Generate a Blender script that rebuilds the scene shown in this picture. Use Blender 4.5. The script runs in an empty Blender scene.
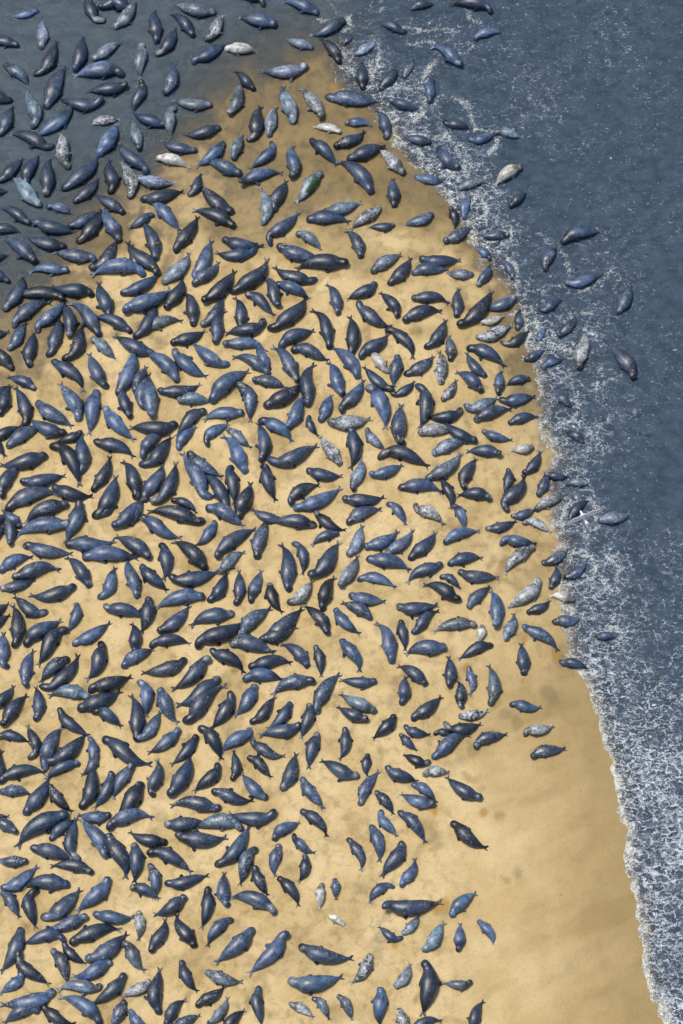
import bpy, math, random
import numpy as np

sc = bpy.context.scene
R = math.radians

# ------------------------------------------------------------------ camera, sky, sun, exposure
THETA, DIST, FOV = R(24.0), 153.0, R(20.0)
PW, PH = 683, 1024
cam_d = bpy.data.cameras.new('camera')
cam_d.sensor_fit = 'VERTICAL'
cam_d.angle = FOV
cam_d.clip_start = 1.0
cam_d.clip_end = 9000.0
cam = bpy.data.objects.new('camera', cam_d)
sc.collection.objects.link(cam)
CAM = np.array([0.0, -DIST * math.sin(THETA), DIST * math.cos(THETA)])
cam.location = CAM
cam.rotation_euler = (THETA, 0, 0)
sc.camera = cam

SUN_EL, SUN_AZ = R(70.0), R(-62.0)          # azimuth clockwise from +Y (top of the photograph)
world = bpy.data.worlds.new('World')
sc.world = world
world.use_nodes = True
wn = world.node_tree
bg = wn.nodes['Background']
sky = wn.nodes.new('ShaderNodeTexSky')
sky.sky_type = 'NISHITA'
sky.sun_disc = False
sky.sun_elevation = SUN_EL
sky.sun_rotation = SUN_AZ
sky.air_density = 1.0
sky.dust_density = 2.5
wn.links.new(sky.outputs[0], bg.inputs['Color'])
bg.inputs['Strength'].default_value = 0.05

sd = bpy.data.lights.new('sun', 'SUN')
sd.energy = 1.5
sd.angle = R(15.0)
sd.color = (1.0, 0.94, 0.84)
sun = bpy.data.objects.new('sun', sd)
sc.collection.objects.link(sun)
sun.rotation_euler = (R(90) - SUN_EL, 0, math.pi - SUN_AZ)
sun.location = (-40, 30, 60)

sc.view_settings.view_transform = 'Standard'
sc.view_settings.look = 'None'
sc.view_settings.gamma = 1.0
sc.view_settings.use_curve_mapping = False
sc.view_settings.exposure = 1.2
sc.cycles.max_bounces = 6
sc.cycles.transparent_max_bounces = 6

# ------------------------------------------------------------------ helpers
TT = math.tan(FOV / 2)
def ground(px, py, z=0.0):
    """photo pixel -> point on the horizontal plane at height z"""
    px = np.asarray(px, float); py = np.asarray(py, float)
    u = (px - PW / 2) / PH * 2 * TT
    v = (PH / 2 - py) / PH * 2 * TT
    dx = u
    dy = v * math.cos(THETA) + math.sin(THETA)
    dz = v * math.sin(THETA) - math.cos(THETA)
    t = (z - CAM[2]) / dz
    return np.stack([CAM[0] + t * dx, CAM[1] + t * dy], -1)

def topix(x, y, z=0.0):
    X = x - CAM[0]; Y = y - CAM[1]; Z = z - CAM[2]
    f = Y * math.sin(THETA) - Z * math.cos(THETA)
    v = (Y * math.cos(THETA) + Z * math.sin(THETA)) / f
    return X / f / (2 * TT) * PH + PW / 2, PH / 2 - v / (2 * TT) * PH

_tabs = {}
def noise(x, y, s, seed=0):
    """smooth value noise, about -1..1, feature size s metres"""
    if seed not in _tabs:
        _tabs[seed] = np.random.RandomState(seed).uniform(-1, 1, (256, 256))
    T = _tabs[seed]
    X = x / s + 91.3; Y = y / s + 57.7
    i = np.floor(X).astype(int); j = np.floor(Y).astype(int)
    fx = X - i; fy = Y - j
    fx = fx * fx * fx * (fx * (fx * 6 - 15) + 10); fy = fy * fy * fy * (fy * (fy * 6 - 15) + 10)
    a = T[i & 255, j & 255]; b = T[(i + 1) & 255, j & 255]
    c = T[i & 255, (j + 1) & 255]; d = T[(i + 1) & 255, (j + 1) & 255]
    return (a * (1 - fx) + b * fx) * (1 - fy) + (c * (1 - fx) + d * fx) * fy
def fbm(x, y, s, seed=0, o=4):
    r = 0; a = 1.0; n = 0
    for k in range(o):
        r = r + a * noise(x, y, s / 2 ** k, seed + k); n += a; a *= .5
    return r / n * 1.4
def sstep(a, b, x):
    t = np.clip((x - a) / (b - a), 0, 1)
    return t * t * (3 - 2 * t)
def segdist(x, y, P):
    best = np.full(np.shape(x), 1e9)
    for (ax, ay), (bx, by) in zip(P[:-1], P[1:]):
        vx, vy = bx - ax, by - ay
        t = np.clip(((x - ax) * vx + (y - ay) * vy) / (vx * vx + vy * vy + 1e-9), 0, 1)
        best = np.minimum(best, np.hypot(x - ax - t * vx, y - ay - t * vy))
    return best
def inside(x, y, P):
    r = np.zeros(np.shape(x), bool)
    n = len(P)
    for k in range(n):
        ax, ay = P[k]; bx, by = P[(k + 1) % n]
        c = ((ay > y) != (by > y)) & (x < (bx - ax) * (y - ay) / (by - ay + 1e-12) + ax)
        r ^= c
    return r

# ------------------------------------------------------------------ terrain
SHORE_PX = [(760, 1500), (690, 1130), (661, 1024), (648, 975), (640, 930), (631, 885), (627, 840), (614, 780), (600, 732),
    (588, 690), (574, 668), (566, 640), (562, 600), (556, 575), (560, 548), (550, 522), (546, 486), (552, 452), (538, 420),
    (536, 392), (540, 372), (526, 352), (516, 318), (506, 290), (494, 268), (478, 248), (462, 226), (452, 205), (436, 188),
    (424, 172), (404, 160), (396, 140), (384, 118), (362, 104), (340, 92), (324, 60)]
SHALLOW_PX = [(300, 66), (268, 88), (236, 118), (205, 145), (172, 168), (140, 186), (105, 212), (62, 258), (28, 296),
    (-40, 350), (-300, 560)]
SHORE = ground(*np.array(SHORE_PX).T)
SHALLOW = ground(*np.array(SHALLOW_PX).T)
LAND = np.concatenate([SHORE, SHALLOW, [(-400, -20), (-400, -400), (40, -400)]])

def shore(x, y):
    """distance to the scalloped waterline, and which points lie on the land side"""
    xw = x + .18 * noise(x, y, 1.3, 131) + .16 * noise(x, y, .45, 132) + .06 * noise(x, y, .2, 133)
    yw = y + .16 * noise(x, y, .9, 134)
    return segdist(xw, yw, SHORE), inside(xw, yw, LAND)

def sand_height(x, y):
    dA, ins = shore(x, y); dB = segdist(x, y, np.concatenate([SHORE[-1:], SHALLOW]))
    sh = sstep(6.0, -6.0, x - SHORE[-4][0] + 0.25 * (SHORE[-1][1] - y))       # 1 on the side of the still shallows
    land = np.minimum(0.055 * dA, 0.022 * dB)
    land = 0.55 * (1 - np.exp(-land / 0.55))
    sea = np.where(dA < dB, np.maximum(0.10 * dA * (1 - sh) + 0.026 * dA * sh, 0), 0.026 * dB)
    sea = np.minimum(0.026 * dB + 0.9 * (1 - sh), np.maximum(sea, 0.004))
    sea = 2.5 * (1 - np.exp(-sea / 2.5))
    h = np.where(ins, land, -sea)
    h = h + 0.030 * fbm(x, y, 2.6, 3) * sstep(0.6, 3.5, dA) + 0.012 * fbm(x, y, .55, 11, 2) * sstep(0.4, 2.5, dA)
    # long low sand swells on the open beach
    ca, sa = math.cos(R(24)), math.sin(R(24))
    U = x * ca + y * sa; V = -x * sa + y * ca
    ob = sstep(4.0, 10.0, x) * sstep(-6.0, -13.0, y) * sstep(.5, 2.5, dA)
    h = h + ob * (0.14 * fbm(U * .28, V, 1.5, 21, 3) + 0.012 * fbm(U * .4, V, .5, 27, 2))
    return h

def axis(lo, hi, step, far):
    core = np.arange(lo, hi + step * .5, step)
    out = []; s = step; p = hi
    while p < far:
        s *= 1.5; p += s; out.append(p)
    neg = []; s = step; p = lo
    while p > -far:
        s *= 1.5; p -= s; neg.append(p)
    return np.concatenate([neg[::-1], core, out])

def sheet(name, xs, ys, zf, attrs, mat):
    X, Y = np.meshgrid(xs, ys)
    x = X.ravel(); y = Y.ravel()
    z = zf(x, y)
    nx, ny = len(xs), len(ys)
    me = bpy.data.meshes.new(name)
    idx = np.arange(nx * ny).reshape(ny, nx)
    q = np.stack([idx[:-1, :-1], idx[:-1, 1:], idx[1:, 1:], idx[1:, :-1]], -1).reshape(-1, 4)
    me.vertices.add(nx * ny)
    me.vertices.foreach_set('co', np.stack([x, y, z], -1).ravel().astype(np.float32))
    me.loops.add(q.size)
    me.loops.foreach_set('vertex_index', q.ravel().astype(np.int32))
    me.polygons.add(len(q))
    me.polygons.foreach_set('loop_start', (np.arange(len(q)) * 4).astype(np.int32))
    me.polygons.foreach_set('loop_total', np.full(len(q), 4, np.int32))
    me.polygons.foreach_set('use_smooth', np.ones(len(q), bool))
    for k, v in attrs(x, y, z).items():
        a = me.attributes.new(k, 'FLOAT', 'POINT')
        a.data.foreach_set('value', v.astype(np.float32))
    me.update(calc_edges=True)
    me.materials.append(mat)
    o = bpy.data.objects.new(name, me)
    sc.collection.objects.link(o)
    o['kind'] = 'structure'
    return o

class N:
    """small node-tree writer"""
    def __init__(s, name):
        s.m = bpy.data.materials.new(name); s.m.use_nodes = True
        s.t = s.m.node_tree; s.t.nodes.clear()
        s.out = s.t.nodes.new('ShaderNodeOutputMaterial')
    def n(s, typ, ins=None, **kw):
        nd = s.t.nodes.new('ShaderNode' + typ)
        for k, v in kw.items(): setattr(nd, k, v)
        for k, v in (ins or {}).items():
            if isinstance(v, bpy.types.NodeSocket): s.t.links.new(v, nd.inputs[k])
            else: nd.inputs[k].default_value = v
        return nd
    def math(s, op, a, b=0.0, c=0.0, clamp=False):
        return s.n('Math', {0: a, 1: b, 2: c}, operation=op, use_clamp=clamp).outputs[0]
    def mix(s, f, a, b):
        nd = s.n('Mix', data_type='RGBA')
        for k, v in ((0, f), (6, a), (7, b)):
            if isinstance(v, bpy.types.NodeSocket): s.t.links.new(v, nd.inputs[k])
            else: nd.inputs[k].default_value = v
        return nd.outputs[2]
    def attr(s, name):
        return s.n('Attribute', attribute_name=name, attribute_type='GEOMETRY')
    def ramp(s, f, lo, hi):
        return s.n('MapRange', {0: f, 1: lo, 2: hi, 3: 0.0, 4: 1.0}, interpolation_type='SMOOTHSTEP').outputs[0]
    def tex(s, vec, scale, detail=4, rough=.55, dist=0.0):
        return s.n('TexNoise', {'Vector': vec, 'Scale': scale, 'Detail': detail, 'Roughness': rough, 'Distortion': dist}).outputs['Fac']
    def surf(s, sh): s.t.links.new(sh, s.out.inputs['Surface'])

def rgb(r, g, b): return (r, g, b, 1.0)

# sand ------------------------------------------------------------------
def sand_material():
    m = N('sand')
    P = m.n('NewGeometry').outputs['Position']
    damp_shade = m.attr('damp_shade').outputs['Fac']; wet = m.attr('wet').outputs['Fac']; stain = m.attr('stain').outputs['Fac']
    ochre = m.attr('ochre').outputs['Fac']
    big = m.ramp(m.tex(P, .35, 5, .6), .3, .72)
    mid = m.ramp(m.tex(P, 1.9, 7, .66, .4), .46, .66)
    fine = m.tex(P, 14.0, 4, .7)
    c = m.mix(big, rgb(*SAND_A), rgb(*SAND_B))
    c = m.mix(m.math('MULTIPLY', m.ramp(fine, .35, .75), .28), c, rgb(.30, .20, .09))
    c = m.mix(damp_shade, c, rgb(*SAND_DAMP_SHADE))
    c = m.mix(wet, c, rgb(*SAND_WET))
    churned = m.math('MULTIPLY', mid, m.math('MULTIPLY_ADD', m.attr('open').outputs['Fac'], -.48, .62))
    c = m.mix(churned, c, m.n('HueSaturation', {'Value': .58, 'Color': c}).outputs[0])
    c = m.mix(stain, c, rgb(.10, .085, .05))
    c = m.mix(ochre, c, rgb(.34, .19, .035))
    grit = m.ramp(m.tex(P, 6.0, 4, .7), .62, .70)
    c = m.mix(m.math('MULTIPLY', grit, .45), c, rgb(.12, .09, .05))
    bump = m.math('ADD', m.math('MULTIPLY', m.tex(P, 5.5, 5, .65), .5), m.math('MULTIPLY', fine, .16))
    b = m.n('Bump', {'Strength': .8, 'Distance': .12, 'Height': bump})
    rough = m.math('SUBTRACT', .92, m.math('MULTIPLY', wet, .45))
    p = m.n('BsdfPrincipled', {'Base Color': c, 'Roughness': rough, 'Normal': b.outputs[0], 'Specular IOR Level': .3})
    m.surf(p.outputs[0])
    return m.m
SAND_A = (.50, .375, .178); SAND_B = (.66, .52, .29); SAND_C = (.33, .235, .10)
SAND_DAMP_SHADE = (.30, .215, .092); SAND_WET = (.15, .112, .052)  # first tone serves damp sand and the painted shade of the swells

# blobs of churned, darker sand and of yellow seep seen between the animals: px, py, radius px
STAINS = [(430, 830, 9), (433, 842, 7), (509, 225, 6), (505, 716, 6), (516, 722, 5), (395, 635, 7), (392, 700, 8), (386, 688, 6),
    (352, 732, 5), (388, 685, 6), (425, 580, 5), (452, 562, 6), (508, 562, 8), (530, 575, 5), (493, 560, 6), (540, 570, 6),
    (112, 222, 8), (40, 395, 5), (130, 290, 9), (160, 345, 8), (230, 180, 7), (250, 192, 6), (380, 245, 5), (362, 890, 7),
    (382, 935, 6), (375, 955, 5), (300, 780, 6), (460, 760, 7), (472, 750, 6), (545, 690, 6), (555, 700, 5), (170, 100, 9),
    (338, 275, 5), (500, 815, 4), (517, 873, 4), (505, 880, 3), (513, 942, 4), (508, 950, 4), (420, 640, 5), (35, 170, 5),
    (300, 240, 8), (320, 255, 6), (200, 560, 4), (90, 250, 7), (25, 640, 5), (350, 330, 5), (560, 658, 7), (620, 760, 9)]
OCHRE = [(484, 812, 5), (436, 812, 4), (430, 850, 4), (525, 640, 4), (470, 668, 4), (556, 655, 5), (524, 680, 4), (445, 905, 8),
    (437, 909, 6), (395, 945, 4), (160, 280, 6), (375, 55, 8), (340, 88, 9), (470, 15, 6), (540, 262, 7), (534, 278, 6), (605, 300, 8), (545, 330, 8),
    (607, 523, 6), (425, 75, 5), (430, 65, 5)]

def sand_attrs(x, y, z):
    dA = segdist(x, y, SHORE)
    px, py = topix(x, y, z)
    stain = np.zeros_like(x); ochre = np.zeros_like(x)
    w1 = 6 * fbm(x, y, .5, 41, 3) + 5 * noise(x, y, .9, 47)
    for bx, by, r in STAINS:
        d = np.hypot(px - bx, py - by) + w1
        stain = np.maximum(stain, .34 * sstep(r * 1.5, r * .2, d))
    for bx, by, r in OCHRE:
        d = np.hypot((px - bx) * 1.3, py - by) + w1 * .6
        ochre = np.maximum(ochre, .75 * sstep(r * 1.3, r * .3, d))
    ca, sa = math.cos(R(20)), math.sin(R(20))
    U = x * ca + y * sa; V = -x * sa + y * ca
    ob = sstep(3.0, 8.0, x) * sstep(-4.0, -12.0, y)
    shade_streak = sstep(.05, .75, fbm(U * .3, V, 1.6, 51, 5)) * ob  # soft shade of low swells, with wet bands, put into the sand colour
    near = sstep(9.0, .3, dA) * (.26 + .50 * ob)
    patch = sstep(.1, .7, fbm(x, y, 1.7, 61, 5)) * .45
    olive = sstep(285, 185, py + 40 * fbm(x, y, 2.0, 65, 3)) * sstep(130, 230, px + 35 * fbm(x, y, 1.5, 67, 3))    # rinsed, still wet top of the bank
    damp_shade = np.clip(near + shade_streak * .28 + patch * (1 - .85 * ob) + .65 * olive, 0, .95)  # damp sand plus the swell shade painted on the open beach
    wet = sstep(.10, .0, z + .07 * fbm(x, y, 1.2, 71, 4)) * (sstep(1.0, 9.0, y) * .85 + .15)
    wet = np.maximum(wet, olive * (.5 + .5 * np.clip(fbm(x, y, 1.6, 76, 4) + .2, 0, 1)))
    return dict(damp_shade=damp_shade, wet=np.clip(wet, 0, .9), stain=stain, ochre=ochre, open=ob)

# water ------------------------------------------------------------------
T1 = lambda x0, y0, pts: [(x0 + a / 4.553, y0 + b / 4.553) for a, b in pts]
ARCS = [  # foam lines round the animals in the wash: photo tile origin, points, width in metres
    (T1(520, 350, [(85, 130), (100, 200), (140, 240)]), .16), (T1(520, 350, [(100, 130), (200, 140), (250, 180), (270, 230), (255, 290), (235, 310)]), .09),
    (T1(520, 350, [(180, 330), (250, 325), (310, 365), (330, 420), (310, 470), (260, 490), (200, 490)]), .09),
    (T1(520, 350, [(75, 350), (110, 400), (160, 420)]), .2), (T1(520, 350, [(215, 545), (270, 560), (315, 605)]), .08),
    (T1(520, 350, [(130, 300), (100, 330), (90, 370)]), .18), (T1(520, 350, [(150, 450), (200, 410), (140, 530)]), .14),
    (T1(520, 350, [(380, 80), (350, 180), (400, 140), (470, 110)]), .07),
    (T1(520, 480, [(240, 330), (310, 345), (350, 400), (330, 450), (270, 470), (190, 480)]), .10), (T1(520, 480, [(400, 350), (450, 400), (440, 470), (380, 500)]), .09),
    (T1(520, 480, [(190, 200), (150, 280), (190, 300), (220, 350)]), .16), (T1(520, 480, [(190, 470), (180, 560), (240, 600)]), .18),
    (T1(520, 480, [(230, 90), (200, 150), (180, 190)]), .16), (T1(520, 480, [(310, 90), (350, 130), (360, 220), (300, 230)]), .12),
    (T1(390, 0, [(80, 205), (190, 185), (230, 210)]), .10), (T1(390, 0, [(215, 275), (180, 310), (150, 370), (180, 400)]), .26), (T1(390, 0, [(0, 410), (150, 405)]), .08),
    (T1(390, 0, [(270, 440), (350, 465), (385, 560), (390, 590)]), .14), (T1(390, 0, [(240, 430), (210, 470), (180, 480)]), .07), (T1(390, 0, [(150, 440), (155, 510), (100, 555)]), .15),
    (T1(390, 0, [(0, 550), (15, 640), (60, 660)]), .16), (T1(390, 0, [(180, 640), (250, 610), (300, 650)]), .12), (T1(390, 0, [(385, 575), (440, 600), (560, 590)]), .07),
    (T1(390, 0, [(360, 60), (390, 90), (405, 100)]), .22), (T1(390, 0, [(320, 180), (380, 210), (340, 240)]), .08), (T1(390, 0, [(60, 120), (150, 140), (240, 130), (310, 145)]), .06),
    (T1(260, 0, [(330, 0), (345, 60)]), .10), (T1(260, 0, [(400, 75), (415, 120), (380, 145)]), .14), (T1(260, 0, [(260, 90), (330, 100)]), .10), (T1(260, 0, [(330, 180), (370, 240), (440, 245)]), .16),
    (T1(260, 0, [(385, 270), (390, 315), (430, 330)]), .18), (T1(260, 0, [(545, 50), (560, 40)]), .14), (T1(260, 0, [(530, 190), (550, 240), (530, 300), (500, 380)]), .14), (T1(260, 0, [(560, 410), (600, 380), (683, 405)]), .12),
    (T1(260, 0, [(580, 540), (610, 600), (600, 650), (660, 660)]), .18), (T1(260, 0, [(490, 280), (510, 330)]), .1),
    (T1(390, 125, [(60, 30), (190, 60), (240, 65)]), .09), (T1(390, 125, [(120, 110), (150, 150), (190, 170)]), .14), (T1(390, 125, [(310, 100), (345, 150), (330, 200), (240, 230)]), .16),
    (T1(390, 125, [(220, 280), (270, 320), (300, 400), (300, 460)]), .15), (T1(390, 125, [(390, 310), (435, 350), (430, 410), (380, 440), (310, 450)]), .13), (T1(390, 125, [(330, 520), (380, 545), (370, 490)]), .18),
    (T1(390, 125, [(400, 430), (470, 430), (540, 460)]), .09), (T1(390, 125, [(480, 580), (550, 610), (590, 670)]), .14), (T1(390, 125, [(450, 130), (490, 90), (500, 60)]), .18), (T1(390, 125, [(470, 260), (490, 320), (520, 300)]), .08),
    (T1(390, 125, [(440, 550), (480, 580), (450, 600)]), .16), (T1(390, 125, [(540, 460), (560, 520), (500, 550)]), .07),
    (T1(390, 250, [(480, 10), (540, 50), (580, 90), (570, 130), (530, 150)]), .12), (T1(390, 250, [(520, 170), (530, 260), (600, 330), (640, 370)]), .14), (T1(390, 250, [(640, 370), (620, 430), (660, 540)]), .14),
    (T1(520, 220, [(120, 90), (180, 120), (215, 190), (225, 230)]), .13), (T1(520, 220, [(140, 295), (210, 300)]), .07), (T1(520, 220, [(0, 440), (60, 470), (110, 560), (190, 580)]), .18), (T1(520, 220, [(0, 480), (20, 420)]), .16),
    (T1(520, 220, [(250, 430), (320, 430)]), .07), (T1(520, 220, [(290, 500), (350, 520), (380, 570)]), .06), (T1(520, 220, [(190, 580), (240, 600)]), .14), (T1(520, 220, [(400, 260), (340, 300), (270, 330)]), .05),
    (T1(500, 620, [(360, 190), (400, 200), (415, 240)]), .16), (T1(500, 620, [(500, 40), (550, 60), (540, 110)]), .10),
]
ARCS = [(ground(*np.array(p).T), w) for p, w in ARCS]
def water_attrs(x, y, z):
    h = sand_height(x, y)
    dA, ins = shore(x, y); px, py = topix(x, y)
    depth = np.maximum(-h, 0)
    alpha = 1 - np.exp(-depth * 20.0)
    still = sstep(400, 330, px + .45 * py)       # the quiet shallows hold no foam
    # foam thins away from the breaking edge and towards the top of the photograph
    low = sstep(570, 830, py)
    dens = .14 + .08 * sstep(420, 620, py) + low * .38
    dens = dens + sstep(5.5, .3, dA) * (.22 - .1 * low) + .10 * sstep(3.5, .5, dA) * sstep(420, 300, py)
    dens = dens + .16 * fbm(x, y, 4.0, 81, 3) * (1 - .4 * low) + low * .22 * fbm(x, y, 1.6, 85, 3)
    dens = np.clip(dens * (1 - still), 0, 1)
    wob = .12 * noise(x, y, .5, 91) + .10 * noise(x, y, .22, 92)
    brk = np.clip(.6 + fbm(x, y, .9, 97, 3), 0, 1.2)
    line = np.zeros_like(x); core = np.zeros_like(x); halo = np.zeros_like(x)
    for P, w in ARCS:
        x0, y0 = P.min(0) - 1.4; x1, y1 = P.max(0) + 1.4
        k = np.nonzero((x > x0) & (x < x1) & (y > y0) & (y < y1))[0]
        if len(k):
            d = segdist(x[k] + wob[k], y[k] + wob[k] * .7, P)
            line[k] = np.maximum(line[k], sstep(w * 1.1 + .12, w * .1, d) * (.6 + .5 * brk[k]))
            halo[k] = np.maximum(halo[k], sstep(1.1, .1, d))
            core[k] = np.maximum(core[k], sstep(w * .45 + .07, w * .15, d) * np.clip(.35 + .9 * brk[k], 0, 1))
    e = dA + wob * 1.1
    edge = (.75 + .25 * noise(x, y, .4, 98)) * sstep(.62, .12, e) * sstep(600, 690, py) + .55 * sstep(.8, .2, e) * sstep(690, 600, py) * sstep(60, 130, py) * sstep(-.1, .5, fbm(x, y, 1.2, 95, 3))
    line = np.maximum(np.maximum(line * .66, core * .8), edge)
    line = np.where(ins & (dA > .25), line * .4, line)
    dens = np.clip(dens + .15 * halo, 0, 1)
    return dict(alpha=alpha, foam=dens, line=line, still=still)

def water_height(x, y):
    px, py = topix(x, y)
    dA, ins = shore(x, y)
    sea = sstep(.6, 4.0, dA) * (1 - sstep(400, 330, px + .45 * py))
    ca, sa = math.cos(R(35)), math.sin(R(35))
    U = x * ca + y * sa; V = -x * sa + y * ca
    z = sea * (.085 * fbm(U, V * .35, 2.2, 101, 3) + .045 * fbm(U, V * .5, .6, 107, 2))
    lip = sstep(.9, .35, dA) * sstep(.02, .2, dA) * sstep(600, 690, py) * ~ins
    return z + lip * (.05 + .03 * noise(x, y, .3, 113))

def water_material():
    m = N('sea_water')
    P = m.n('NewGeometry').outputs['Position']
    al = m.attr('alpha').outputs['Fac']; dens = m.attr('foam').outputs['Fac']; line = m.attr('line').outputs['Fac']; still = m.attr('still').outputs['Fac']
    # foam lace: edges of wandering cells, broken up, thickening with the local foam density
    rot = m.n('Mapping', {'Vector': P, 'Rotation': (0, 0, R(-32)), 'Scale': (1.0, 1.55, 1.0)}).outputs[0]
    wander = m.n('TexNoise', {'Vector': P, 'Scale': 2.6, 'Detail': 5, 'Roughness': .68}).outputs['Color']
    rot = m.n('VectorMath', {0: rot, 1: m.n('VectorMath', {0: wander, 1: (1.0, 1.0, 0)}, operation='MULTIPLY').outputs[0]}, operation='ADD').outputs[0]
    def fil(scale, w0, w1, dist):
        n = m.tex(rot, scale, 4, .6, dist)
        r = m.math('ABSOLUTE', m.math('MULTIPLY_ADD', n, 2.0, -1.0))
        return m.math('MULTIPLY', m.math('SUBTRACT', 1.0, m.math('DIVIDE', r, m.math('MULTIPLY_ADD', dens, w1, w0)), clamp=True), 1.6, clamp=True)
    def lace(scale, w0, w1):
        v = m.n('TexVoronoi', {'Vector': rot, 'Scale': scale, 'Randomness': 1.0}, feature='DISTANCE_TO_EDGE', voronoi_dimensions='2D').outputs['Distance']
        return m.math('MULTIPLY', m.math('SUBTRACT', 1.0, m.math('DIVIDE', v, m.math('MULTIPLY_ADD', dens, w1, w0)), clamp=True), 1.4, clamp=True)
    gate = m.ramp(m.math('ADD', m.tex(P, 1.5, 5, .75, .5), m.math('MULTIPLY', dens, .30)), .58, .70)
    gate2 = m.ramp(m.math('ADD', m.tex(P, 2.3, 4, .75, .3), m.math('MULTIPLY', dens, .30)), .58, .72)
    l1 = m.math('MULTIPLY', lace(1.55, .015, .075), gate)
    l2 = m.math('MULTIPLY', fil(2.4, .010, .075, .8), gate2)
    sp = m.math('MULTIPLY', m.ramp(m.math('ADD', m.tex(rot, 6.2, 3, .7), m.math('MULTIPLY', dens, .07)), .66, .715), .9)
    wash = m.math('MULTIPLY', m.ramp(m.math('ADD', m.tex(rot, 1.0, 7, .72), m.math('MULTIPLY', dens, .20)), .62, .88), .22)
    lac = m.math('MAXIMUM', m.math('MAXIMUM', m.math('MULTIPLY', l1, .85), l2), m.math('MAXIMUM', sp, wash))
    lac = m.math('MULTIPLY', lac, m.ramp(dens, .0, .08))
    crumb = m.ramp(m.math('ADD', m.tex(P, 11.0, 4, .75), m.math('MULTIPLY', line, .26)), .64, .73)
    web = m.n('Math', {0: m.tex(P, 3.2, 5, .62, .8), 1: 2.0, 2: -1.0}, operation='MULTIPLY_ADD').outputs[0]
    web = m.math('SUBTRACT', 1.0, m.math('DIVIDE', m.math('ABSOLUTE', web), m.math('MULTIPLY_ADD', line, .085, .012)), clamp=True)
    web = m.math('MULTIPLY', web, 1.3, clamp=True)
    edge = m.math('MULTIPLY', m.math('MAXIMUM', web, m.math('MULTIPLY', crumb, m.math('MULTIPLY', m.ramp(line, .45, .95), .75))), m.ramp(line, .04, .5))
    foam = m.math('MAXIMUM', lac, edge, clamp=True)
    body = m.mix(still, rgb(*SEA), rgb(*STILL))
    tint = m.ramp(m.tex(rot, 1.1, 5, .65), .36, .64)  # light and dark of the ripples, put into the water colour
    body = m.mix(m.math('MULTIPLY', tint, .75), body, rgb(*SEA2))
    fcol = m.mix(m.ramp(line, .2, .9), rgb(.76, .81, .87), rgb(.72, .75, .68))
    rip = m.math('ADD', m.math('MULTIPLY', m.tex(rot, 2.2, 5, .62), .6), m.math('MULTIPLY', m.tex(rot, 6.5, 3, .6), .25))
    b = m.n('Bump', {'Strength': m.math('SUBTRACT', 1.0, m.math('MULTIPLY', still, .55)), 'Distance': .24, 'Height': rip})
    w = m.n('BsdfPrincipled', {'Base Color': body, 'Roughness': .14, 'IOR': 1.333, 'Normal': b.outputs[0]})
    tr = m.n('BsdfTransparent')
    fac = m.math('MULTIPLY_ADD', al, .93, .05)
    base = m.n('MixShader', {0: fac, 1: tr.outputs[0], 2: w.outputs[0]})
    fb = m.n('Bump', {'Strength': .6, 'Distance': .08, 'Height': foam})
    f = m.n('BsdfPrincipled', {'Base Color': fcol, 'Roughness': .8, 'Normal': fb.outputs[0]})
    out = m.n('MixShader', {0: foam, 1: base.outputs[0], 2: f.outputs[0]})
    m.surf(out.outputs[0])
    return m.m
SEA = (.054, .088, .136); SEA2 = (.026, .048, .072); STILL = (.058, .084, .104)

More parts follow.
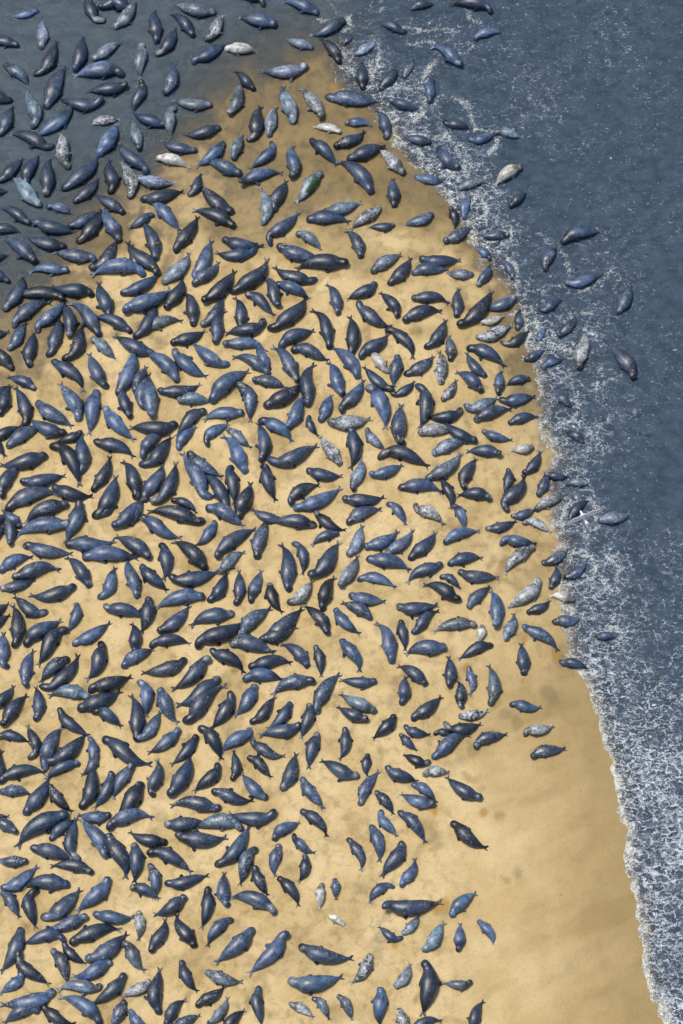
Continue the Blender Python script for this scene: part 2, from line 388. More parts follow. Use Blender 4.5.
# ------------------------------------------------------------------ seals
# head x y, tail x y in the photograph, coat (k black d dark m slate l light s spotted w white g green-marked), side the back bulges to
SEALS = """
264 0 232 -2 du
37 8 10 15 md
95 22 85 -7 d-
100 8 130 -4 d-
132 10 103 -4 d-
112 26 137 0 ld
193 36 170 14 du
215 11 175 2 ld
276 25 239 17 m-
318 13 282 2 mu
412 9 435 4 mu
491 9 451 4 du
18 45 -14 42 mu
39 47 43 19 l-
92 58 123 42 l-
156 42 156 9 d-
159 54 175 27 dr
209 40 224 14 s-
226 47 258 52 w-
313 47 286 37 ld
345 20 310 34 md
343 43 353 36 m-
357 54 376 43 l-
404 33 378 24 du
475 36 504 33 mu
38 74 57 41 dr
73 70 83 36 dr
122 72 74 76 mu
139 44 141 78 l-
191 58 226 43 dd
306 66 261 70 ld
337 63 320 38 dr
363 88 362 61 d-
404 77 412 58 l-
461 66 431 47 mu
11 100 -20 93 d-
4 64 28 87 mu
45 107 67 67 m-
127 84 87 91 dd
143 83 134 113 m-
165 93 174 64 mr
228 114 240 81 lr
255 88 235 71 d-
327 98 379 99 m-
379 88 395 64 dr
430 102 437 78 ml
0 134 14 106 m-
34 126 26 90 lr
71 107 33 137 md
101 101 59 99 dd
93 122 120 119 s-
165 126 133 111 dd
170 108 171 138 l-
212 103 173 99 ld
254 139 261 106 d-
268 135 277 106 l-
294 121 283 86 l-
323 116 300 88 s-
345 122 371 126 mu
388 136 376 110 mu
390 99 420 108 md
49 150 9 134 du
68 167 60 132 s-
97 154 117 123 mr
141 148 132 119 l-
196 150 162 139 dd
220 126 184 133 dd
234 159 242 134 l-
340 132 313 127 wu
334 145 364 130 dr
431 141 404 135 md
444 123 471 130 mu
469 138 495 134 md
495 131 523 136 l-
0 181 23 158 m-
27 184 39 155 dl
64 189 97 154 dr
149 170 120 141 dd
157 157 189 168 wu
223 141 196 166 mr
241 173 205 162 m-
274 144 250 168 mr
294 177 293 145 m-
309 141 336 165 du
348 158 385 146 d-
404 173 379 149 s-
461 167 436 145 md
-23 195 9 191 d-
40 205 11 177 l-
45 195 51 158 d-
74 201 98 177 mr
112 191 110 160 d-
130 196 121 161 sr
138 178 175 183 ld
141 196 183 191 dd
189 194 201 173 mr
234 211 201 184 dd
240 185 282 173 mu
274 210 286 180 d-
321 172 296 202 g-
370 193 337 161 mr
394 206 393 178 m-
415 176 446 178 md
458 188 489 182 lu
522 167 495 185 wu
510 206 526 191 m-
29 224 -1 208 du
36 218 76 232 dd
49 205 72 215 mu
68 225 99 210 dd
79 241 101 208 dr
124 212 96 194 d-
119 241 103 207 m-
151 212 128 228 dd
155 201 179 230 m-
234 227 193 210 du
263 223 260 188 lr
264 236 298 212 mr
307 219 349 222 du
323 211 361 202 ld
380 207 351 229 s-
394 222 368 227 dd
432 212 403 225 md
450 207 455 228 dr
465 218 472 194 ml
-11 229 21 233 mu
66 245 27 237 dd
154 260 141 221 mr
173 249 197 216 dr
223 237 263 245 dd
297 233 321 250 lu
360 257 345 230 mu
443 239 471 226 md
509 233 479 233 md
563 244 602 231 mu
-22 262 9 255 d-
35 263 2 238 mu
68 270 29 273 mu
95 255 54 251 md
91 268 117 239 dr
143 271 92 275 mu
143 271 132 244 dl
159 272 128 241 dd
163 282 188 252 lr
190 276 211 240 mr
193 284 218 261 mr
255 252 216 251 dd
233 292 266 258 dr
313 282 275 266 dd
279 244 323 259 md
347 263 297 269 du
372 271 401 254 l-
388 283 410 257 dr
413 274 448 268 du
420 256 460 259 md
473 273 446 272 ld
477 285 489 263 mr
491 257 475 246 m-
514 276 498 260 mu
545 269 557 246 ml
9 281 -22 271 du
3 309 22 274 mr
63 298 13 297 du
93 292 52 285 dd
110 316 99 282 d-
121 292 159 273 dr
123 308 170 288 md
165 308 181 277 dr
202 301 234 270 dr
276 307 261 276 mr
276 283 309 299 mu
337 314 326 284 dr
375 281 347 299 dd
565 281 603 274 md
617 312 630 284 mr
12 322 51 303 mu
33 326 64 299 mr
68 337 63 302 dr
99 335 68 303 mu
131 331 93 318 du
135 336 157 303 dr
194 324 183 292 dr
201 324 224 297 mr
241 330 234 297 dr
245 295 274 315 mu
273 330 305 296 dr
357 305 391 326 dd
396 317 380 292 dr
404 320 441 311 du
412 298 448 303 du
456 316 459 288 m-
460 326 491 290 kr
481 321 504 315 wd
515 297 484 309 md
517 328 520 309 m-
543 312 564 300 mu
-22 339 9 331 d-
8 348 27 322 m-
29 365 33 331 d-
53 354 57 316 d-
65 359 82 325 dr
92 338 116 359 l-
154 352 115 335 dd
144 330 182 321 lu
171 341 205 330 dd
216 342 226 310 dl
264 322 226 333 dd
224 343 266 352 mu
280 346 314 330 du
330 347 311 310 dr
351 354 349 316 dr
359 355 387 333 dd
390 327 412 358 dr
427 347 445 319 dr
450 360 449 335 l-
477 336 512 325 sd
504 344 529 330 dd
538 340 549 328 mu
558 336 575 314 mr
578 368 584 332 s-
12 369 -13 349 du
105 387 89 353 m-
116 394 132 347 mr
175 382 144 352 mr
173 352 207 376 md
226 365 193 342 md
269 372 233 357 mu
269 369 255 345 m-
298 380 272 347 mu
293 349 328 360 du
357 377 332 347 mu
386 372 371 349 w-
397 355 394 386 m-
406 374 433 355 mr
441 383 439 351 s-
487 375 467 352 dl
468 347 504 366 du
524 358 544 350 md
543 366 564 359 mu
633 379 610 345 mu
-14 406 10 385 d-
-1 415 10 385 d-
34 389 8 376 du
52 360 82 391 du
134 391 146 366 m-
141 407 143 373 m-
153 417 148 373 m-
159 391 200 383 dd
212 402 249 371 mu
238 384 257 402 d-
253 380 286 388 mu
264 405 300 382 dd
309 405 315 364 dl
343 395 328 362 m-
338 409 363 379 mr
392 389 364 366 dd
394 395 414 380 dd
441 399 456 379 sr
482 391 456 372 mu
497 393 502 370 m-
500 399 535 396 md
529 377 506 386 du
26 424 15 387 dr
66 432 30 418 md
38 400 72 426 md
78 419 60 383 mr
98 390 89 434 m-
105 407 134 439 md
130 417 123 384 dl
176 422 130 427 dd
206 411 176 436 mu
178 402 212 402 lu
243 412 204 420 mu
240 384 250 421 mr
285 427 303 395 mr
321 420 331 394 m-
329 422 370 418 sd
371 386 385 428 mr
399 443 401 404 m-
422 386 419 428 dr
461 410 426 417 dd
467 409 497 397 ld
475 420 511 409 mu
509 423 538 417 du
556 392 573 409 m-
-15 432 5 456 d-
-6 443 21 426 du
8 447 43 427 mu
81 430 56 441 dd
94 442 133 457 du
142 456 166 432 ml
179 449 196 426 ml
205 442 228 423 mu
227 429 251 447 l-
260 460 257 422 mr
262 418 291 441 mu
308 416 318 435 ml
351 428 350 468 dr
368 427 386 450 ll
419 434 454 431 su
433 454 467 442 lu
477 439 443 422 dd
483 429 512 439 md
533 445 510 450 wd
583 443 565 431 mu
46 455 0 464 dd
54 444 79 485 dr
82 472 82 434 d-
92 490 109 456 dr
143 465 171 436 dr
191 450 222 476 md
245 472 222 436 mr
270 461 317 445 dd
307 468 342 475 dd
340 464 320 436 s-
351 489 360 457 lr
371 475 402 464 md
381 453 428 466 du
425 478 460 452 lr
464 488 476 458 ml
500 455 467 451 du
524 473 540 451 dr
545 473 569 476 md
2 497 22 464 ml
21 479 65 475 dd
53 485 92 495 dd
96 516 115 475 dr
137 497 122 461 dr
142 498 162 463 mr
157 503 175 462 dr
200 499 182 453 mu
227 508 201 474 du
226 467 234 503 dr
239 518 250 482 d-
268 464 276 500 ml
289 501 319 485 du
294 507 340 487 md
343 498 384 496 dd
399 488 441 492 mu
442 479 450 508 dr
490 498 458 495 du
507 468 504 494 dr
500 505 523 475 dd
538 495 545 471 mr
588 483 564 486 lu
-18 534 7 513 d-
20 527 3 509 m-
7 508 58 494 mu
68 505 25 524 mu
78 501 66 542 mr
78 502 80 527 m-
97 515 117 498 dr
113 526 141 499 dr
130 524 144 499 d-
201 525 148 512 du
172 499 196 513 du
206 508 244 526 mu
282 518 252 508 md
315 526 271 522 du
315 512 346 529 dd
348 524 381 509 mu
390 502 405 524 mu
413 509 443 524 su
453 504 465 529 mr
486 527 516 520 dd
511 514 536 508 md
536 510 564 498 su
569 518 590 501 du
599 520 630 512 ld
-17 548 5 525 d-
8 545 4 511 mr
70 526 16 536 mu
26 541 72 553 md
66 544 114 540 md
149 559 116 536 du
141 516 181 537 md
216 522 194 545 mr
216 556 256 529 mu
258 558 268 518 ml
339 533 312 545 mu
346 554 362 525 lr
364 546 397 530 md
385 553 412 529 mr
409 558 435 531 dr
445 544 479 531 mu
503 536 536 543 md
524 522 551 532 su
0 571 32 557 mu
13 578 59 570 mu
89 586 66 557 mr
83 558 138 558 mu
164 544 163 579 dr
205 570 173 541 du
220 572 245 552 lu
287 590 280 544 dr
297 542 302 574 dr
311 576 339 542 mr
339 586 357 555 lr
367 559 409 570 mu
442 564 408 583 du
449 563 482 558 du
459 569 498 577 md
534 546 506 575 sl
543 563 568 548 md
564 576 588 559 md
0 587 34 579 md
74 586 30 594 dd
101 597 115 567 mr
136 597 128 558 m-
142 564 167 590 dd
171 579 218 571 dd
207 600 227 572 dd
238 603 239 570 d-
250 601 261 570 m-
270 582 283 612 kl
289 602 312 580 sd
321 608 335 577 kl
350 593 385 601 md
359 578 395 587 mu
458 601 424 585 du
441 576 460 588 du
469 608 490 586 ml
539 580 507 608 sr
550 588 555 565 dr
574 600 550 596 wu
-17 622 9 603 d-
45 612 14 596 dd
75 602 68 632 mr
104 609 144 619 mu
148 597 141 632 dr
157 630 189 605 dd
204 597 156 608 mu
233 614 191 626 mu
242 637 271 608 mu
262 638 302 608 dd
325 635 304 605 du
336 607 360 633 md
370 619 342 602 du
397 604 437 604 md
414 633 439 611 du
497 626 490 590 mr
527 612 549 599 dd
553 621 581 615 md
-15 635 10 615 du
1 666 3 632 m-
16 645 12 605 dr
26 646 61 620 mu
65 628 38 665 dl
72 641 110 622 md
135 652 131 623 dr
151 643 190 644 du
195 641 244 620 dd
230 644 274 652 mu
260 638 296 626 dd
392 661 375 623 mr
401 620 405 650 d-
475 624 434 632 lu
482 624 479 645 w-
505 639 513 613 lr
523 627 557 650 mu
597 638 617 638 mu
24 685 34 650 ml
68 658 41 682 mu
47 690 77 654 dr
104 644 86 679 dr
123 667 154 649 mu
185 659 142 672 md
206 656 172 688 dr
210 652 243 673 du
249 666 291 663 du
307 667 281 644 mu
314 646 321 676 dr
341 639 359 671 mr
426 684 398 666 du
446 646 406 655 mu
448 686 448 656 dr
493 646 459 659 du
524 674 521 643 d-
560 664 589 669 du
-9 709 13 685 dr
89 697 49 696 lu
78 708 120 690 dd
89 686 131 676 dd
140 681 146 716 mr
219 679 177 704 dd
255 684 234 715 mr
244 679 283 680 mu
313 680 273 695 mu
315 710 340 674 mu
376 679 340 679 dd
402 703 406 676 d-
460 707 457 680 dr
468 667 469 694 mr
490 704 488 665 lr
4 726 27 695 du
36 719 35 686 dr
60 708 89 735 dd
94 710 121 726 mu
137 740 130 695 dr
139 739 160 711 mr
160 688 178 722 ml
188 723 226 686 mu
232 694 211 728 dr
250 721 275 696 dd
290 701 267 728 dr
308 703 301 738 dr
367 719 338 706 md
376 710 341 693 ld
411 716 441 696 dd
446 727 481 723 dd
459 715 488 710 sd
511 703 541 706 md
-3 736 29 742 du
34 756 27 725 dr
42 766 63 727 mu
47 762 85 733 dd
179 729 148 752 md
196 734 171 764 dr
201 727 221 759 dr
252 732 222 752 mu
250 742 285 755 md
300 723 260 735 md
345 728 339 759 dr
394 715 373 738 dr
401 733 417 750 dl
405 726 430 734 dd
435 732 454 737 du
434 758 470 735 mu
475 746 507 734 du
524 730 553 725 sd
-2 782 2 750 d-
79 763 46 779 du
90 737 88 770 mr
97 754 81 774 mr
104 737 151 763 dd
170 795 189 754 dr
231 779 233 750 dr
247 758 271 777 du
280 788 296 753 dr
319 733 309 768 dl
358 775 321 760 md
368 753 368 776 dl
387 766 417 781 dd
428 763 403 754 dd
424 774 449 772 su
532 758 565 748 mu
0 791 31 795 mu
0 779 45 773 du
24 813 48 777 mr
51 785 72 811 dl
79 807 94 763 dr
110 771 94 808 dr
133 765 114 799 ml
149 794 156 759 mr
218 764 194 791 dr
213 790 253 799 dd
267 797 242 773 md
304 777 323 808 ml
363 805 379 771 ml
435 802 401 793 md
411 785 436 802 mu
482 797 447 776 dd
-22 824 9 816 d-
110 813 78 814 md
141 782 114 819 dr
108 825 152 818 mu
165 822 206 821 dd
219 810 171 806 mu
274 814 229 813 dd
301 810 326 836 dr
375 792 393 814 dr
380 811 397 836 ml
16 833 -13 821 mu
67 814 18 847 du
51 840 77 819 du
76 858 76 818 dl
102 858 81 819 mr
167 841 130 831 dd
177 836 226 836 dd
241 826 194 829 lu
216 864 249 825 mr
274 840 300 822 mu
292 837 315 852 md
370 825 379 861 mr
397 813 425 842 du
453 821 487 847 dd
27 860 -4 858 md
31 849 72 861 mu
92 873 51 866 du
108 835 125 878 dr
133 843 134 882 dr
149 852 191 872 du
256 848 240 885 ml
279 844 276 876 ml
305 855 298 881 dr
349 838 360 870 dr
401 841 382 876 dr
400 885 414 858 mr
0 886 37 866 md
69 885 23 888 du
108 878 77 911 mr
130 887 159 899 du
148 864 154 899 mr
165 880 208 875 dd
227 905 224 872 ml
255 866 268 895 dl
278 877 298 906 kr
323 883 319 909 w-
334 878 336 899 m-
390 883 370 903 mu
0 892 19 917 mu
33 890 36 928 dl
44 918 80 889 mr
87 916 47 926 md
94 914 134 916 md
185 896 154 914 dd
205 887 201 928 dr
274 910 230 898 mu
328 916 345 928 wu
403 933 419 915 lr
384 901 441 901 dd
451 915 476 893 mu
20 927 0 971 mr
64 938 23 944 du
71 941 120 930 du
87 959 127 933 md
137 911 138 940 sr
150 951 164 918 dr
195 946 177 914 dd
230 918 208 946 mu
251 927 216 962 mr
401 938 379 926 dd
422 949 444 922 lr
459 950 460 923 m-
478 920 493 945 mr
18 953 49 984 dd
49 951 68 984 mr
64 942 86 963 dd
111 960 72 975 md
126 941 145 970 ll
281 930 249 973 mr
300 944 352 957 dd
370 953 350 983 sr
394 986 410 963 lr
22 972 0 993 mr
53 990 1 1004 md
100 989 58 990 lu
124 974 91 1004 mr
149 979 122 997 sd
162 1013 160 968 dl
181 961 198 991 dl
196 1004 224 986 dd
206 971 242 981 ld
289 979 342 976 md
425 963 423 1015 dr
471 981 443 983 ld
37 1010 4 1023 mu
42 1006 75 1023 kd
100 1023 60 997 mu
124 1000 112 1030 m-
132 1008 151 1034 ml
166 1025 186 1000 mu
171 1027 200 1015 d-
209 1023 227 997 lr
225 1035 245 1010 du
261 986 262 1026 ml
289 1005 313 1017 su
312 998 329 1019 lr
337 996 352 1020 lr
380 988 381 1026 m-
399 1008 410 1038 s-
472 1031 484 1001 dl
410 1030 441 1021 du
"""
COATS = dict(k=(.009, .014, .025), d=(.015, .030, .064), m=(.037, .068, .135), l=(.105, .150, .210), s=(.29, .31, .33), w=(.44, .43, .40), g=(.22, .27, .34))
SPOT = dict(k=.10, d=.25, m=.45, l=.6, s=1.0, w=.22, g=.5)

def seal_material():
    m = N('seal_coat')
    coat = m.attr('coat').outputs['Color']; T = m.attr('pelt').outputs['Vector']; spot = m.attr('spot').outputs['Fac']
    cloud = m.tex(T, 3.0, 5, .6, .5)
    c = m.mix(m.ramp(cloud, .36, .66), m.n('HueSaturation', {'Value': .62, 'Color': coat}).outputs[0], m.n('HueSaturation', {'Value': 1.5, 'Color': coat}).outputs[0])
    # dark blotches on pale coats
    bl = m.ramp(m.math('ADD', m.tex(T, 7.0, 3, .6, .6), m.math('MULTIPLY', m.tex(T, 2.0, 2, .5), .35)), .66, .74)
    c = m.mix(m.math('MULTIPLY', bl, m.math('MULTIPLY', spot, .92)), c, rgb(.028, .034, .048))
    # pale flecks on dark coats
    fl = m.ramp(m.math('ADD', m.tex(T, 11.0, 3, .6), m.math('MULTIPLY', m.tex(T, 1.7, 2, .5), .5)), .83, .91)
    c = m.mix(m.math('MULTIPLY', fl, m.math('MULTIPLY_ADD', spot, .55, .05)), c, rgb(.50, .53, .56))
    b = m.n('Bump', {'Strength': .25, 'Distance': .04, 'Height': m.tex(T, 5.0, 4, .6)})
    rough = m.n('MapRange', {0: cloud, 1: .3, 2: .7, 3: .34, 4: .50}).outputs[0]
    p = m.n('BsdfPrincipled', {'Base Color': c, 'Roughness': rough, 'Specular IOR Level': .65, 'Normal': b.outputs[0]})
    m.surf(p.outputs[0])
    return m.m
SEAL_MAT = seal_material()

PROF = [(0, .11, .08), (.006, .28, .20), (.018, .40, .29), (.04, .50, .38), (.07, .55, .46), (.10, .555, .47), (.14, .585, .49), (.19, .72, .58),
    (.25, .89, .68), (.315, .985, .75), (.38, 1.0, .78), (.45, .99, .77), (.52, .955, .75), (.59, .89, .70), (.66, .79, .63), (.73, .655, .54),
    (.79, .51, .44), (.84, .365, .34), (.88, .25, .23), (.91, .18, .14), (.94, .24, .085), (.98, .39, .05), (1.0, .36, .03)]
SEG = 14
def build_seal(L, wf, bend, coat, rnd):
    """one continuous skin, chord along X with the nose at +L/2, belly at z = 0"""
    W = L * wf * .5
    V = []; C = []; T = []
    pale = coat in 'swg'
    base = np.array(COATS[coat]) * rnd.choice((.75, .9, 1.0) if pale else (.5, .7, .85, 1.0, 1.1, 1.25, 1.45)) * np.array([rnd.uniform(.97, 1.0) if pale else rnd.uniform(.9, 1.15), 1, rnd.uniform(.97, 1.04) if pale else rnd.uniform(.9, 1.05)])
    off = np.array([rnd.uniform(-50, 50) for _ in range(3)])
    sc2 = rnd.uniform(-.04, .04); lift = max(0, rnd.gauss(.02, .05)) * L
    turn = rnd.gauss(0, .085) * L
    hump = rnd.uniform(.85, 1.1)
    pale_head = rnd.random() < .26; ph = rnd.uniform(.25, .6); pc = rnd.randrange(SEG); dark_face = rnd.random() < .45; pale_tail = rnd.random() < .30
    side = rnd.choice((-1, 1)); belly = rnd.uniform(.0, 1.0) if coat in 'mlsg' else rnd.uniform(0, .35)
    dorsal = rnd.uniform(.0, .5)
    dark_front = rnd.random() < .38; front = rnd.uniform(.16, .34)
    dark_rear = rnd.random() < .25
    def spine(u):
        x = L / 2 - u * L
        q = 2 * x / L
        y = bend * L * (1 - q * q) + sc2 * L * math.sin(math.pi * 2 * u) + turn * max(0, 1 - u / .16) ** 2
        return x, y
    for (u, w, h) in PROF:
        x, y = spine(u)
        x2, y2 = spine(min(u + .01, 1.0)); x1, y1 = spine(max(u - .01, 0))
        tx, ty = x1 - x2, y1 - y2; n = math.hypot(tx, ty); nx, ny = -ty / n, tx / n
        wob = 1 + rnd.uniform(-.03, .03)
        ww, hh = W * w * wob, W * h * hump
        zc = hh * .96 + lift * max(0, 1 - u / .26) ** 1.5 + W * .05
        if u < .06: zc -= W * .06 * (1 - u / .06)
        for k in range(SEG):
            a = 2 * math.pi * k / SEG
            ca, sa = math.cos(a), math.sin(a)
            cs = math.copysign(abs(ca) ** .9, ca)
            ss = math.copysign(abs(sa) ** .9, sa) if sa > 0 else sa * .96
            dx = 0.0
            if u > .95: dx = L * .06 * (1 - abs(ca)) * ((u - .94) / .06) - L * .012 * abs(ca) * ((u - .94) / .06)   # the cleft between the hind flippers
            V.append((x + nx * ww * cs + dx * tx / n, y + ny * ww * cs + dx * ty / n, max(zc + hh * ss, .004 + W * .03)))
            col = base.copy()
            if belly > .1:                                     # paler flank and belly
                f = max(0, ca * side) * .7 + max(0, -sa) * .6
                col = col * (1 + 1.3 * belly * f) + np.array([.04, .04, .04]) * belly * f
            col = col * (1 - dorsal * .45 * max(0, sa - .35) * (1 if coat not in 'kd' else .3))
            if dark_front: col = col * (1 - .68 * float(sstep(front + .08, front - .08, u)))
            if dark_rear: col = col * (1 - .6 * float(sstep(.62, .8, u)))
            if pale_head and .015 < u < .11 and (k - pc) % SEG < 7: col = col * (1 - ph) + np.array([.30, .31, .33]) * ph
            if dark_face and u < .05: col = col * .45
            if pale_tail and u > .92: col = col * .55 + np.array([.26, .25, .27]) * .45
            if coat == 'g' and .24 < u < .70 and ca * GREEN_SIDE > .10: col = np.array([.012, .060, .012])
            C.append(col)
            T.append((u * L + off[0], ca * ww + off[1], sa * hh + off[2]))
    F = []
    nr = len(PROF)
    fl = {}
    for s in (0, 1):                                           # fore flippers grow out of one quad low on each side
        ri = 9
        kk = SEG - 1 if s == 0 else SEG // 2
        fl[(ri, kk)] = s
    for i in range(nr - 1):
        for k in range(SEG):
            k2 = (k + 1) % SEG
            if (i, k) in fl: continue
            F.append((i * SEG + k, i * SEG + k2, (i + 1) * SEG + k2, (i + 1) * SEG + k))
    F.append(tuple(range(SEG))[::-1])
    F.append(tuple((nr - 1) * SEG + k for k in range(SEG)))
    for (i, k), s in fl.items():
        k2 = (k + 1) % SEG
        loop = [i * SEG + k, i * SEG + k2, (i + 1) * SEG + k2, (i + 1) * SEG + k]
        sgn = 1 if s == 0 else -1
        c0 = np.mean([V[q] for q in loop], 0)
        x2, y2 = spine(.40); x1, y1 = spine(.30)
        t = np.array([x1 - x2, y1 - y2, 0]); t /= np.linalg.norm(t)
        nrm = np.array([-t[1], t[0], 0]) * sgn
        ang = rnd.choice((.08, .15, .25, .4, .9))                           # how far the flipper is held out from the flank
        d = -t * math.cos(ang) + nrm * math.sin(ang)
        e = np.array([-d[1], d[0], 0])
        if np.dot(e, t) < 0: e = -e
        ln = L * rnd.uniform(.075, .11)
        prev = loop
        p0 = np.array([V[q] for q in loop])
        for st, (f, wd) in enumerate(((.35, .030), (.7, .034), (1.0, .020))):
            cc = c0 + d * ln * f; cc[2] = max(.02 + W * .04, c0[2] * (1 - f) + .03 * f) * (1.0)
            new = []
            for q in range(4):
                ea = 1 if q in (0, 1) else -1
                za = 1 if (q in (1, 2)) == (s == 0) else -1
                pt = cc + e * ea * wd * L + np.array([0, 0, za * L * .010])
                V.append(tuple(pt)); C.append(base * .8); T.append((pt[0] + off[0], pt[1] + off[1], off[2])); new.append(len(V) - 1)
            for q in range(4):
                q2 = (q + 1) % 4
                F.append((prev[q], prev[q2], new[q2], new[q]))
            prev = new
        F.append(tuple(prev))
    return np.array(V), F, np.array(C), np.array(T), SPOT[coat] * rnd.choice((.15, .3, .6, 1.0, 1.3) if coat in 'kdm' else (.7, 1.0, 1.15))
GREEN_SIDE = 1

def finish_mesh(name, V, F, C, T, S):
    me = bpy.data.meshes.new(name)
    me.from_pydata([tuple(v) for v in V], [], F)
    me.polygons.foreach_set('use_smooth', np.ones(len(F), bool))
    a = me.attributes.new('coat', 'FLOAT_COLOR', 'POINT')
    a.data.foreach_set('color', np.concatenate([C, np.ones((len(C), 1))], 1).ravel().astype(np.float32))
    a = me.attributes.new('pelt', 'FLOAT_VECTOR', 'POINT')
    a.data.foreach_set('vector', T.ravel().astype(np.float32))
    a = me.attributes.new('spot', 'FLOAT', 'POINT')
    a.data.foreach_set('value', np.asarray(S).astype(np.float32))
    me.materials.append(SEAL_MAT)
    return me

rows = []
for line in SEALS.strip().splitlines():
    p = line.split()
    if len(p) != 5: continue
    hx, hy, tx, ty = map(float, p[:4])
    if math.hypot(hx - tx, hy - ty) < 7: continue
    rows.append((hx, hy, tx, ty, p[4][0], p[4][1]))

A = np.array([r[:4] for r in rows])
hz = np.zeros(len(A))
for _ in range(3):                       # the pixel's ray meets the animal a little above the sand it lies on
    H = ground(A[:, 0], A[:, 1], np.maximum(hz, -.03) + .20); Tl = ground(A[:, 2], A[:, 3], np.maximum(hz, -.03) + .10)
    MID = (H + Tl) / 2
    hz = sand_height(MID[:, 0], MID[:, 1])
SIDE = dict(u=(0, 1), d=(0, -1), l=(-1, 0), r=(1, 0))
seals = []
for i, r in enumerate(rows):
    rnd = random.Random(1000 + i)
    hx, hy, tx, ty, coat, bs = r
    vx, vy = H[i] - Tl[i]
    L = math.hypot(vx, vy) * 1.05; ang = math.atan2(vy, vx)
    if bs == '-': bend = rnd.uniform(-.035, .035)
    else:
        sx, sy = SIDE[bs]
        bend = math.copysign(rnd.uniform(.065, .13), sx * -vy + sy * vx)
    wf = rnd.uniform(.30, .36) * (1.95 / L) ** .30 - (.02 if abs(bend) > .09 else 0)
    depth = max(0.0, -hz[i])
    z = hz[i] if depth < .02 else -.02 - .03 * rnd.random()
    # part of the animal that lies inside the frame, for picking the ones that show largest
    inx = sum(1 for q in range(9) if 0 <= hx + (tx - hx) * q / 8 <= PW and 0 <= hy + (ty - hy) * q / 8 <= PH) / 9
    size = math.hypot(hx - tx, hy - ty) ** 2 * wf * inx + (1e6 if coat == 'g' else 0)
    seals.append(dict(i=i, px=((hx + tx) / 2, (hy + ty) / 2), d=(hx - tx, hy - ty), L=L, ang=ang, coat=coat, bend=bend, wf=wf,
                      z=z, loc=MID[i], size=size, depth=depth, rnd=rnd, bs=bs))
order = sorted(seals, key=lambda s: -s['size'])
single, rest = order[:300], order[300:]

# drag trails pressed into the sand behind animals that hauled themselves up the beach
TRAILS = []
for s in seals:
    rnd = random.Random(7000 + s['i'])
    if s['depth'] > 0 or rnd.random() > .55: continue
    a = s['ang'] + math.pi; x, y = Tl[s['i']]; k = rnd.uniform(-.55, .55); n = rnd.randint(3, 8)
    P = [(x, y)]
    for _ in range(n):
        a += k * .5; x += .32 * math.cos(a); y += .32 * math.sin(a); P.append((x, y))
    TRAILS.append((np.array(P), rnd.uniform(.14, .26), rnd.uniform(.3, .8)))
_tc = {}
def trail_mask(x, y):
    key = len(x)
    if key in _tc: return _tc[key]
    mk = np.zeros_like(x); wb = .10 * noise(x, y, .35, 151)
    order = np.argsort(y); ys_ = y[order]
    for P, w, s in TRAILS:
        x0, y0 = P.min(0) - .5; x1, y1 = P.max(0) + .5
        k = order[np.searchsorted(ys_, y0):np.searchsorted(ys_, y1)]
        k = k[(x[k] > x0) & (x[k] < x1)]
        if len(k):
            d = segdist(x[k] + wb[k], y[k] + wb[k], P)
            mk[k] = np.maximum(mk[k], s * sstep(w * 1.5, w * .4, d))
    _tc[key] = mk
    return mk
def sand_surface(x, y):
    return sand_height(x, y) - .045 * trail_mask(x, y)
def sand_layers(x, y, z):
    d = sand_attrs(x, y, z)
    tm = trail_mask(x, y)
    d['damp_shade'] = np.clip(d['damp_shade'] + .75 * tm * (.6 + .8 * np.clip(fbm(x, y, .5, 155, 3), -.4, .6)), 0, .95)
    return d
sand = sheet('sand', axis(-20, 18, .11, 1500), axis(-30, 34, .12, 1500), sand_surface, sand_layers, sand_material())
sea = sheet('sea', axis(-20, 20, .085, 3000), axis(-30, 34, .095, 3000), water_height, water_attrs, water_material())

# ---- labels that single out each of the animals
COATW = dict(k='black', d='dark charcoal', m='slate-blue', l='pale grey', s='spotted silver', w='whitish', g='silver')
DIRW = ['right', 'upper right', 'top', 'upper left', 'left', 'lower left', 'bottom', 'lower right']
COLW = ['far left', 'left', 'centre left', 'centre', 'centre right', 'right', 'far right']
ROWW = ['top edge', 'near top', 'upper part', 'upper middle', 'middle', 'lower middle', 'lower part', 'bottom edge']
def words(s):
    dx, dy = s['d']
    k = int(round(math.atan2(-dy, dx) / (math.pi / 4))) % 8
    x, y = s['px']
    col = min(6, max(0, int(x / (PW / 7)))); row = min(7, max(0, int(y / 128)))
    place = 'in the water' if s['depth'] > .05 else 'on the sand'
    curve = 'curved ' if abs(s['bend']) > .075 else ''
    return (COATW[s['coat']], DIRW[k], COLW[col], ROWW[row], place, curve)
by = {}
for s in single: by.setdefault(words(s)[:5], []).append(s)
ORD = ['', 'second', 'third', 'fourth', 'fifth', 'sixth', 'seventh']
for key, lst in by.items():
    c, d, col, row, place = key
    lst.sort(key=lambda s: s['px'][1])
    for n, s in enumerate(lst):
        tail = ''
        if len(lst) > 1:
            tail = ', uppermost' if n == 0 else ', lowest' if n == len(lst) - 1 else ', ' + ORD[n]
        cv = words(s)[5]
        if s['coat'] == 'g':
            s['label'] = 'silver seal with a bright green patch along its flank'
        else:
            s['label'] = '%s%s seal %s, head toward %s, %s %s%s' % (cv, c, place, d, row, col, tail)

for s in single:
    if s['coat'] == 'g': GREEN_SIDE = -1
    V, F, C, T, S = build_seal(s['L'], s['wf'], s['bend'], s['coat'], s['rnd'])
    me = finish_mesh('seal', V, F, C, T, np.full(len(V), S))
    o = bpy.data.objects.new('seal', me)
    o.location = (s['loc'][0], s['loc'][1], s['z'])
    o.rotation_euler = (0, 0, s['ang'])
    o['label'] = s['label']; o['category'] = 'seal'; o['group'] = 'seals hauled out on the beach'
    sc.collection.objects.link(o)

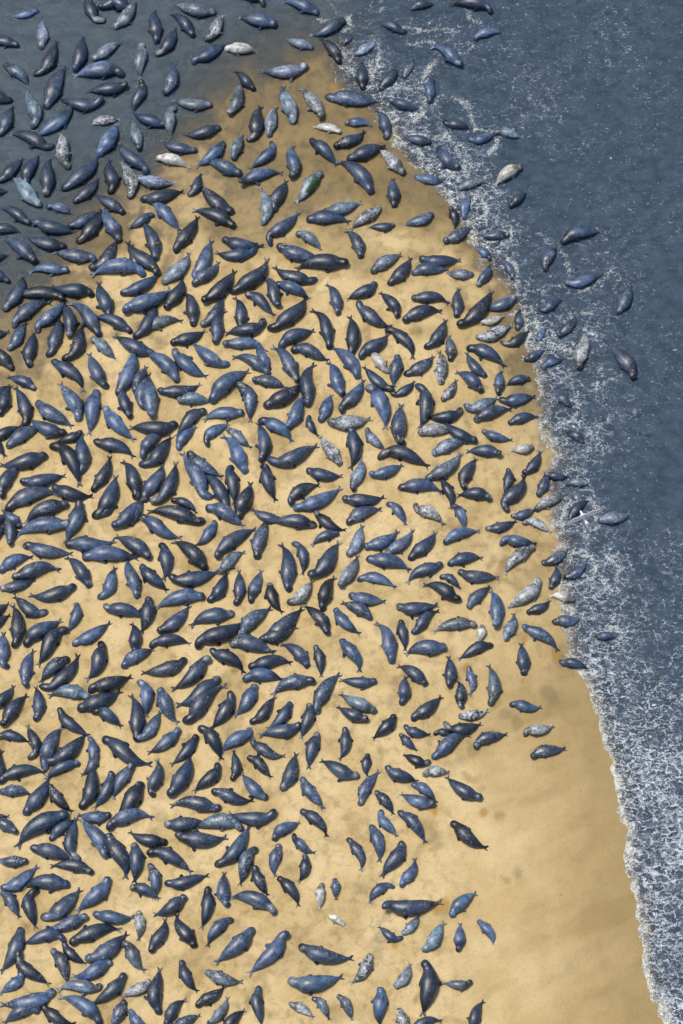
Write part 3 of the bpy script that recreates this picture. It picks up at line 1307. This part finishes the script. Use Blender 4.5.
VV, FF, CC, TTx, SS = [], [], [], [], []; n0 = 0
for s in rest:
    V, F, C, T, S = build_seal(s['L'], s['wf'], s['bend'], s['coat'], s['rnd'])
    ca, sa = math.cos(s['ang']), math.sin(s['ang'])
    VV.append(np.stack([V[:, 0] * ca - V[:, 1] * sa + s['loc'][0], V[:, 0] * sa + V[:, 1] * ca + s['loc'][1], V[:, 2] + s['z']], -1))
    FF += [tuple(q + n0 for q in f) for f in F]; n0 += len(V)
    CC.append(C); TTx.append(T); SS.append(np.full(len(V), S))
me = finish_mesh('seal_crowd', np.concatenate(VV), FF, np.concatenate(CC), np.concatenate(TTx), np.concatenate(SS))
o = bpy.data.objects.new('seal_crowd', me)
o['kind'] = 'stuff'; o['label'] = 'mass of smaller seals lying scattered among the larger ones'; o['category'] = 'seals'
sc.collection.objects.link(o)

# ------------------------------------------------------------------ gull gliding over the wash
def build_gull():
    zf = 27.0
    a = ground(565, 525.0, zf); b = ground(602.5, 509.5, zf)
    span = float(np.hypot(*(b - a))); ang = math.atan2(b[1] - a[1], b[0] - a[0])
    mid = (a + b) / 2
    V, F, C = [], [], []
    white = (.84, .84, .83); grey = (.13, .14, .18); black = (.02, .02, .022)
    # body: lathe along +Y (head) with continuous skin
    prof = [(.36, .004, 0), (.335, .014, 0), (.30, .035, 1), (.26, .048, 1), (.21, .045, 1), (.14, .065, 1), (.05, .085, 1), (-.05, .085, 1), (-.14, .065, 1), (-.21, .04, 1), (-.25, .06, 2), (-.34, .095, 2)]
    n = 10
    for (y, r, k) in prof:
        for q in range(n):
            t = 2 * math.pi * q / n
            hz_ = .85 if k != 2 else .16
            V.append((r * math.cos(t), y, r * hz_ * math.sin(t)))
            C.append((.70, .50, .06) if k == 0 else (grey if (-.15 < y < .12 and math.sin(t) > .3) else white))
    m = len(prof)
    skip = {(5, 0), (5, n - 1), (6, 0), (6, n - 1), (5, n // 2), (5, n // 2 - 1), (6, n // 2), (6, n // 2 - 1)}
    for i in range(m - 1):
        for q in range(n):
            if (i, q) in skip: continue
            F.append((i * n + q, (i + 1) * n + q, (i + 1) * n + (q + 1) % n, i * n + (q + 1) % n))
    F.append(tuple(range(n))); F.append(tuple((m - 1) * n + q for q in range(n))[::-1])
    for sgn in (1, -1):
        q0 = 0 if sgn == 1 else n // 2
        up = (q0 + sgn) % n; dn = (q0 - sgn) % n
        loop = [5 * n + up, 5 * n + q0, 5 * n + dn, 6 * n + dn, 7 * n + dn, 7 * n + q0, 7 * n + up, 6 * n + up]
        prev = loop
        for (f, fr, bk, z) in ((.22, .09, -.09, .05), (.40, .10, -.085, .085), (.58, .09, -.08, .08), (.76, .055, -.075, .055), (.90, .01, -.075, .03), (1.0, -.05, -.08, .01)):
            X = sgn * span / 2 * f
            new = []
            for (t, dz) in ((.22, .010), (0, 0), (.22, -.010), (.5, -.008), (.8, -.004), (1.0, 0), (.8, .004), (.5, .012)):
                V.append((X, fr + (bk - fr) * t, z + dz)); new.append(len(V) - 1)
                edge = t < .1 or t > .9
                C.append(black if f > .97 else white if edge else grey)
            for q in range(8):
                q2 = (q + 1) % 8
                F.append((prev[q], prev[q2], new[q2], new[q]) if sgn == 1 else (prev[q], new[q], new[q2], prev[q2]))
            prev = new
        F.append(tuple(prev))
    me = bpy.data.meshes.new('gull')
    me.from_pydata(V, [], F)
    me.polygons.foreach_set('use_smooth', np.ones(len(F), bool))
    at = me.attributes.new('coat', 'FLOAT_COLOR', 'POINT')
    at.data.foreach_set('color', np.array([c + (1,) for c in C], np.float32).ravel())
    mt = N('plumage')
    c = mt.attr('coat').outputs['Color']
    P = mt.n('TexCoord').outputs['Object']
    c = mt.mix(mt.math('MULTIPLY', mt.tex(P, 30, 3), .25), c, rgb(.25, .26, .28))
    mt.surf(mt.n('BsdfPrincipled', {'Base Color': c, 'Roughness': .7}).outputs[0])
    me.materials.append(mt.m)
    o = bpy.data.objects.new('gull', me)
    o.location = (mid[0], mid[1], zf)
    o.rotation_euler = (0, 0, ang)
    o['label'] = 'grey and white gull gliding over the surf with wings spread'; o['category'] = 'bird'
    sc.collection.objects.link(o)
build_gull()
